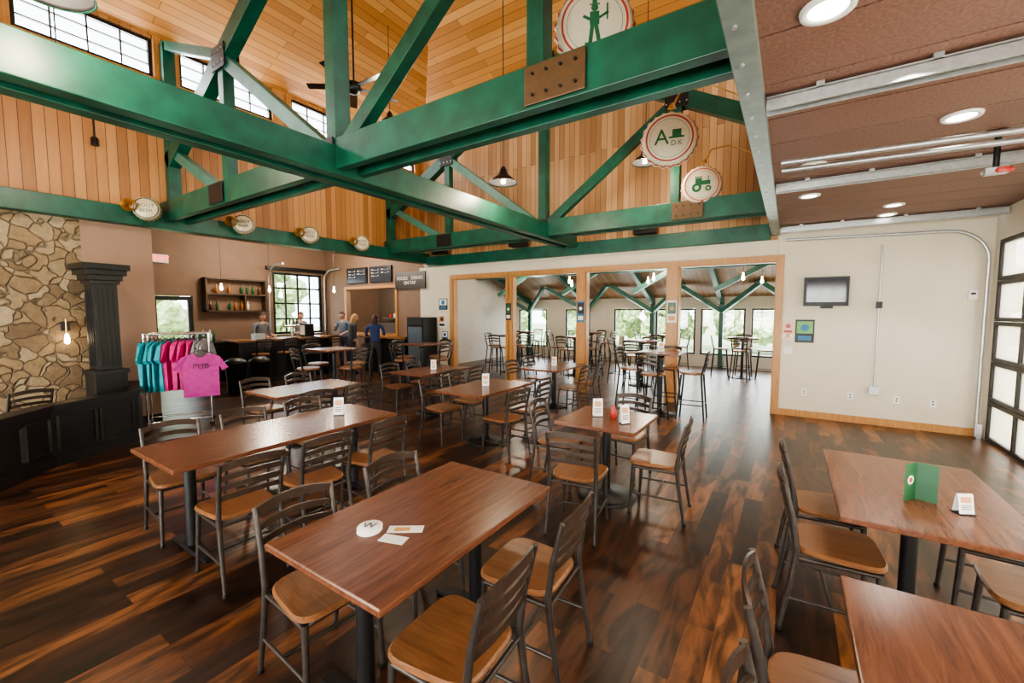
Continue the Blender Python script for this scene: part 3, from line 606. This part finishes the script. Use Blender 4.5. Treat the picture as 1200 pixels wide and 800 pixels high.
b=MB(); z0,z1=1.75,2.65; SH=mat('shelf_wood',(.06,.035,.02),.5)
b.box(XF,XF+.25,4.86,6.4,z1-.04,z1,SH).box(XF,XF+.25,4.86,6.4,z0,z0+.04,SH).box(XF,XF+.25,4.86,4.9,z0,z1,SH).box(XF,XF+.25,6.36,6.4,z0,z1,SH).box(XF,XF+.25,4.9,6.36,2.2,2.24,SH).box(XF,XF+.25,5.8,5.84,z0+.04,2.2,SH); b.obj('wall_shelf')
b=MB(); BC=[mat('bottle_brown',(.08,.03,.01),.15),mat('bottle_green',(.02,.1,.04),.15),WHITE,mat('bottle_amber',(.4,.15,.03),.2)]
for z in (1.79,2.24):
    for i in range(9):
        if random.random()<.75: b.lathe([(.001,0),(.035,0),(.037,.15),(.014,.2),(.013,.26),(.001,.262)],random.choice(BC),T(XF+.12,5.0+i*.155,z),12)
b.obj('shelf_bottles')
b=MB()
for i in range(5): b.lathe([(.001,0),(.04,0),(.045,.18),(.015,.24),(.013,.3),(.001,.301)],random.choice(BC),T(-12.4+.1*(i%2),4.4+i*.11,.98),12)
b.box(-12.1,-11.95,4.35,4.6,.98,1.2,GREENBOOK); b.obj('counter_bottles')
b=MB(); b.box(-11.25,-11.0,6.5,6.75,1.07,1.42,BLACK).box(-11.22,-11.03,6.48,6.5,1.12,1.38,WHITE).box(-11.2,-11.0,5.2,5.45,1.07,1.2,STEEL); b.obj('cash_register')
b=MB(); b.cyl((0,0,0),(0,0,.3),.03,CHROME)
for k in range(4): b.cyl((0,-.15+k*.1,.3),(0,-.15+k*.1,.48),.012,BLACK,r2=.02)
b.cyl((0,-.2,.3),(0,.2,.3),.03,CHROME); b.obj('beer_tap_tower',(-11.05,6.15,1.07))
b=MB().box(0,.06,-.16,.16,-.1,.1,WHITE); o=b.obj('exit_sign',(XF+.01,4.0,3.05)); text('EXIT',.17,(.062,0,0),(math.pi/2,0,math.pi/2),mat('exit_glow',(.9,.02,.02),.5,emit=3,ecol=(1,.05,.03)),o)
b=MB().box(-.6,.6,-.03,0,-.24,.24,BLACK); o=b.obj('menu_board',(-8.95,YB-.03,2.62)); text('FOODS    DRINKS\nON TAP',.13,(0,-.032,.0),(math.pi/2,0,0),PAPER,o)
for x in (-11.3,-10.2):
    b=MB().box(-.48,.48,-.05,0,-.24,.24,BLACK).box(-.45,.45,-.055,-.05,-.21,.21,mat('menu_screen_face',(.03,.035,.05),.2)); o=b.obj('menu_screen',(x,YB-.01,2.86))  # plain dark screen face, no emission
    for i in range(5):
        text('beer ............ 5',.06,(-.22+.44*(i%2),-.057,.14-.09*(i//2)),(math.pi/2,0,0),PAPER,o)
b=MB().box(-.3,.3,-.25,.25,0,1.6,BLACK).box(-.25,.25,-.265,-.25,.3,1.35,mat('cooler_panel',(.10,.13,.16),.3)).box(-.28,.28,-.27,-.25,1.4,1.57,BPR); b.obj('drink_cooler',(-8.2,8.1,0))  # plain blue-grey front panel, no emission
def poster(x,y,z,w,h,cs):
    b=MB().box(-w/2,w/2,-.008,0,-h/2,h/2,cs[0]); b.box(-w*.42,w*.42,-.009,-.008,-h*.1,h*.42,cs[1]).box(-w*.35,w*.35,-.009,-.008,-h*.4,-h*.2,cs[2]).lathe([(.001,.011),(w*.22,.011)],cs[2],T(0,0,h*.15)@RX(math.pi/2),20,cap=False)
    b.obj('wall_poster',(x,y,z))
DB=mat('poster_blue',(.02,.16,.30),.5); PO=mat('poster_peach',(.75,.5,.38),.5); LG=mat('poster_lightgreen',(.15,.4,.12),.5)
poster(.22,YB,1.43,.26,.38,(BPR,LG,DB)); poster(-.01,YB,1.48,.16,.2,(PO,PO,RED)); poster(-.01,YB,1.34,.15,.06,(PAPER,PAPER,OR))
poster(-7.75,YB,1.95,.3,.3,(BPR,PAPER,DB)); poster(-7.8,YB,1.5,.26,.34,(PAPER,OR,BPR)); poster(-7.7,YB,1.1,.2,.25,(DB,PAPER,BPR)); poster(-5.63,YB-.03,1.75,.15,.4,(BPR,GREENBOOK,PAPER)); poster(-3.76,YB-.03,1.75,.17,.45,(DB,BPR,PAPER)); poster(-1.88,YB-.03,1.75,.18,.42,(PAPER,GREENBOOK,OR))
SCR=mat('tv_screen',(.012,.015,.02),.08)
b=MB().box(-.29,.29,-.1,-.04,-.23,.23,BLACK).box(-.255,.255,-.105,-.1,-.17,.2,SCR).box(-.08,.08,-.04,0,-.1,.1,BLACK).box(-.06,.1,-.09,-.02,-.27,-.23,BLACK); b.obj('wall_television',(.47,YB,2.07),0,.006)
b=MB().cyl((0,0,-.85),(0,0,1.3),.012,STEEL,seg=8).cb((0,-.01,-.9),(.12,.05,.12),STEEL).cb((0,-.01,.4),(.07,.04,.1),BLACK); b.obj('conduit_pipe',(1.13,YB-.03,1.45))
for x in (.25,.85,1.4,1.8): MB().cb((0,-.004,0),(.075,.01,.115),WHITE).cb((0,-.01,.02),(.02,.006,.02),BPR).cb((0,-.01,-.02),(.02,.006,.02),BPR).obj('wall_outlet',(x,YB,.42))
MB().cb((0,-.015,0),(.09,.03,.12),WHITE).cb((0,-.032,.02),(.05,.004,.03),BPR).obj('thermostat',(2.12,YB,1.98))
MB().cb((0,-.004,0),(.12,.01,.115),WHITE).cb((-.025,-.012,0),(.015,.01,.03),WHITE).cb((.025,-.012,0),(.015,.01,.03),WHITE).obj('light_switch',(.0,YB,1.1))
b=MB().cyl((0,0,-.28),(0,0,0),.018,BLACK).lathe([(.05,-.03),(.05,-.01),(.02,0)],BLACK,None,16).cb((0,0,-.3),(.12,.05,.05),STEEL).lathe([(.04,-.02),(.05,0),(.04,.02)],RED,T(.03,0,-.3),16).cyl((-.05,0,-.3),(.09,0,-.3),.02,RED); b.obj('sprinkler_drop',(1.25,4.7,3.1))
# ---------------------------------------------------------------- people
SKIN=mat('skin',(.55,.32,.22),.5,0,.06)
def person(name,loc,rz,shirt_c,pants_c,hair_c,longhair=False,h=1.72,arms='counter',lean=.05,head=.25):
    k=h/1.72
    sh=mat('shirt_cloth',shirt_c,.8); pa=mat('trouser_cloth',pants_c,.8); ha=mat('hair',hair_c,.6,0,.3,40); shoe=mat('shoe',(.02,.02,.02),.5)
    lx=lean
    V=[];E=[];R=[];tag=[];hands=[]
    def v(p,r,par=None,t='shirt'):
        V.append(Vector(p)*k); R.append(r)
        if par is not None: E.append((par,len(V)-1))
        tag.append(t); return len(V)-1
    pel=v((0,0,.95),(.145,.105),None,'pants'); wa=v((0,lx*.3,1.1),(.13,.095),pel); ch=v((0,lx*.8,1.28),(.155,.105),wa); up=v((0,lx,1.41),(.115,.08),ch); nk=v((0,lx*1.2,1.485),(.052,.052),up,'skin'); hd=v((0,lx*1.5+.01,1.54),(.05,.05),nk,'skin')
    for s_ in (-1,1):
        hp=v((s_*.095,0,.87),(.088,.09),pel,'pants'); kn=v((s_*.105,.02,.49),(.06,.062),hp,'pants'); an=v((s_*.11,-.01,.09),(.042,.045),kn,'pants'); ft=v((s_*.12,.06,.04),(.045,.035),an,'shoe'); v((s_*.125,.14,.03),(.038,.026),ft,'shoe')
        so=v((s_*.18,lx,1.405),(.06,.06),up)
        if arms=='counter': el=(s_*.24,lx+.04,1.13); wr=(s_*.15,lx+.27,1.12)
        elif arms=='down': el=(s_*.24,lx-.02,1.12); wr=(s_*.25,lx+.06,.87)
        else: el=(s_*.25,lx+.06,1.17); wr=((.1 if s_>0 else -.18),lx+.25,1.3 if s_>0 else 1.1)
        m_=v(((s_*.21+el[0])/2,lx,1.27),(.047,.047),so); e2=v(el,(.038,.038),m_); w=v(wr,(.027,.024),e2,'skin')
        d=(Vector(wr)-Vector(el)).normalized(); v(Vector(wr)+d*.06,(.036,.02),w,'skin')
        hands.append((Vector(wr)*k,d.copy(),s_))
    me=bpy.data.meshes.new('body'); me.from_pydata([tuple(p) for p in V],E,[]); o=bpy.data.objects.new('tmp',me); COL.objects.link(o)
    sk=o.modifiers.new('s','SKIN'); sk.use_smooth_shade=True
    for i,sv in enumerate(me.skin_vertices[0].data): sv.radius=[q*k for q in R[i]]; sv.use_root=(i==0)
    ss=o.modifiers.new('u','SUBSURF'); ss.levels=2; ss.render_levels=2
    bpy.context.view_layer.update(); dg=bpy.context.evaluated_depsgraph_get(); bm_=bpy.data.meshes.new_from_object(o.evaluated_get(dg)); bpy.data.objects.remove(o)
    ms={'skin':SKIN,'shirt':sh,'pants':pa,'shoe':shoe}; keys=list(ms); bm_.materials.clear()
    for q in keys: bm_.materials.append(ms[q])
    for p in bm_.polygons:
        c=p.center; best=None
        for (a,b2) in E:
            A_,B2=V[a],V[b2]; d=B2-A_; t=max(0,min(1,(c-A_).dot(d)/max(d.length_squared,1e-6))); ds=(A_+d*t-c).length
            tg=tag[b2] if t>.35 or tag[b2]!='skin' else tag[a]
            if tag[b2]=='shirt' and tag[a]=='pants' and t<.3: tg='pants'
            if best is None or ds<best[0]: best=(ds,tg)
        p.material_index=keys.index(best[1]); p.use_smooth=True
    root=bpy.data.objects.new(name,None); COL.objects.link(root); root.location=loc; root.rotation_euler=(0,0,rz)
    bo=bpy.data.objects.new('body',bm_); COL.objects.link(bo); bo.parent=root
    b=MB()
    for (w,d,s_) in hands:
        side=d.cross(Vector((0,0,1))).normalized(); dn=side.cross(d).normalized()
        if dn.z>0: dn=-dn
        for i in range(4):
            base=w+d*.085*k+side*(i-1.5)*.018*k; L=(.06,.07,.065,.05)[i]*k
            b.tube([base-d*.02,base+d*L*.5,base+d*L*.85+dn*L*.3,base+d*L+dn*L*.6],[.009,.008,.0075,.005],SKIN,6)
        tb=w+d*.03*k-side*s_*.028*k; b.tube([tb,tb+d*.03-side*s_*.025,tb+d*.055-side*s_*.03+dn*.01],[.011,.009,.006],SKIN,6)
    HM=T(0,(lx*1.5+.03)*k,1.61*k)@RX(-head)
    def ell(cx,cy,cz,rx,ry,rz_,m_,n=14,cut=None):
        vs=[];fs=[];sg=20
        for j in range(n+1):
            ph=math.pi*j/n
            for q in range(sg):
                th=2*math.pi*q/sg; x=math.sin(ph)*math.cos(th);y=math.sin(ph)*math.sin(th);z=math.cos(ph)
                tap=1-.22*max(0,-z)
                vs.append((cx+x*rx*tap,cy+y*ry*tap,cz+z*rz_))
        for j in range(n):
            for q in range(sg):
                f=(j*sg+q,j*sg+(q+1)%sg,(j+1)*sg+(q+1)%sg,(j+1)*sg+q)
                c=sum((Vector(vs[i]) for i in f),Vector())/4
                if cut is None or cut(c): fs.append(f)
        b.add([Vector(p)*k for p in vs],fs,m_,True,HM)
    ell(0,0,0,.075,.092,.112,SKIN)
    ell(0,-.008,.012,.083,.098,.112,ha,14,lambda c:c.y<.02 or c.z>.055)
    if longhair: ell(0,-.06,-.08,.085,.055,.17,ha)
    b.tube([HM@(Vector((0,.088,.01))*k),HM@(Vector((0,.104,-.018))*k),HM@(Vector((0,.09,-.028))*k)],[.006,.012,.008],SKIN,8)
    for s_ in (-1,1):
        ell(s_*.03,.08,.012,.013,.01,.008,WHITE,6); ell(s_*.03,.088,.012,.006,.004,.006,BPR,6); ell(s_*.076,-.005,-.005,.01,.02,.03,SKIN,8); ell(s_*.03,.084,.032,.016,.006,.004,ha,5)
    ell(0,.08,-.055,.024,.008,.006,RED if longhair else mat('lips',(.4,.15,.12),.5),6)
    b.obj('head_and_hands',parent=root)
person('bartender_man',(-11.82,5.72,0),math.radians(-80),(.16,.17,.19),(.02,.02,.03),(.03,.015,.01),h=1.72)
person('standing_man',(-11.2,7.85,0),math.radians(200),(.12,.17,.24),(.03,.03,.05),(.04,.02,.01),h=1.74,arms='raise')
person('woman_at_counter',(-10.25,7.4,0),math.radians(-20),(.04,.04,.05),(.02,.02,.03),(.40,.24,.10),True,1.68,'down')
person('woman_customer',(-9.2,7.35,0),math.radians(40),(.02,.04,.12),(.03,.03,.04),(.03,.015,.01),True,1.66,'raise')
person('server_man',(-12.0,6.9,0),math.radians(-90),(.2,.2,.22),(.03,.03,.04),(.1,.05,.02),h=1.74)
# ---------------------------------------------------------------- outdoors
GR=mat('grass',(.30,.36,.20),.9,0,.3,2); MB().box(-60,60,-60,70,-.6,-.5,GR).obj('ground')
LEAF=mat('foliage',(.30,.40,.18),.8,0,.5,6); BARK=mat('bark',(.12,.08,.05),.9)
def tree_mesh():
    b=MB(); b.tube([(0,0,-.5),(.1,0,1.5),(0,.1,3.2)],[.2,.15,.08],BARK,8)
    for i in range(40):
        a=random.uniform(0,6.28); rr=random.uniform(.2,1.8); z=random.uniform(.9,4.6); r=random.uniform(.3,.65)
        bm=bmesh.new(); bmesh.ops.create_icosphere(bm,subdivisions=3,radius=r)
        vs=[v.co*(1+random.uniform(-.28,.28))+Vector((math.cos(a)*rr,math.sin(a)*rr,z)) for v in bm.verts]; fs=[[v.index for v in f.verts] for f in bm.faces]; bm.free()
        b.add(vs,fs,LEAF)
    return b.mesh('tree')
TM=[tree_mesh() for _ in range(2)]
for i in range(10): place(TM[i%2],'tree',(-18+i*3.1,25+random.uniform(-1,5),-.6),random.uniform(0,6))
for i in range(2): place(TM[i%2],'tree',(-25+random.uniform(-1,2),7+i*4.6,-.6),random.uniform(0,6))
b=MB(); b.box(9,9.3,-5,16,-.5,2.2,mat('sandstone_building',(.8,.52,.36),.8)).box(8.8,9.5,-5.2,16.2,2.2,2.35,WHITE); b.obj('neighbour_building')
# ---------------------------------------------------------------- lights & world
w=bpy.data.worlds.new('World'); S.world=w; w.use_nodes=True; nt=w.node_tree; bg=nt.nodes['Background']
bg.inputs[0].default_value=(.84,.92,1.0,1); bg.inputs[1].default_value=4.8
def area(name,loc,rot,sx,sy,e,c=(1,1,1)):
    l=bpy.data.lights.new(name,'AREA'); l.shape='RECTANGLE'; l.size=sx; l.size_y=sy; l.energy=e; l.color=c
    o=bpy.data.objects.new(name,l); o.location=loc; o.rotation_euler=rot; COL.objects.link(o)
sl=bpy.data.lights.new('sun','SUN'); sl.energy=8; sl.angle=.02; sl.color=(1,.95,.85); so_=bpy.data.objects.new('sun',sl); so_.rotation_euler=(math.radians(38),0,0); so_.location=(0,-20,30); COL.objects.link(so_)
area('south_fill_light',(-4.3,YS-.4,1.6),(math.radians(90),0,0),7,2.6,800,(1,.96,.90))  # added area lamp behind the camera, fills the hall
area('aisle_fill_light',(1.0,YS-.4,1.6),(math.radians(90),0,0),2,2.6,280,(1,.96,.90))  # added area lamp behind the camera, fills the aisle
area('clerestory_fill',(XR+.5,2.0,5.66),(0,math.radians(90),0),.6,12,330,(1,.98,.94))  # added area lamp at the unseen side, brightens left wall and ceiling
area('clerestory_fill',(XL-.5,2.0,5.5),(0,math.radians(-100),0),.6,12,520,(1,.98,.94))  # added area lamp outside the left clerestory, tilted up to brighten the ceiling
area('roll_door_light',(XG+1.2,2.1,1.6),(0,math.radians(90),0),2.5,3.6,300,(.97,.98,1))
area('far_room_light',(-3.5,YF+.5,1.2),(math.radians(-90),0,0),11,1.4,330,(.97,1,1))
for x,y in ((.5,3.0),(1.0,6.0)):
    l=bpy.data.lights.new('downlight_lamp','SPOT'); l.energy=70; l.spot_size=2.2; l.color=(1,.93,.82); l.shadow_soft_size=.1; o=bpy.data.objects.new('downlight_lamp',l); o.location=(x,y,3.05); COL.objects.link(o)
for x,y,z,e in ((-11.2,5.6,3.4,120),(-10.6,7.2,3.3,80),(-10.5,9.5,2.9,50),(-3,11.2,3.0,90),(-7,11.2,3.0,60)):
    l=bpy.data.lights.new('room_fill','POINT'); l.energy=e; l.color=(1,.86,.68); l.shadow_soft_size=.15; o=bpy.data.objects.new('room_fill',l); o.location=(x,y,z); COL.objects.link(o)  # added point fills for bar, kitchen and far room, no fixtures modelled
S.view_settings.view_transform='AgX'
try: S.view_settings.look='AgX - Medium High Contrast'
except Exception as ex: print(ex)
S.view_settings.exposure=.72
cam=bpy.data.cameras.new('camera'); co=bpy.data.objects.new('camera',cam); COL.objects.link(co); S.camera=co
cam.lens=494/1200*36; cam.sensor_width=36; cam.clip_start=.03; cam.clip_end=200
co.location=(0,0,1.75); co.rotation_euler=(math.radians(90-4.05),0,math.radians(33.3))
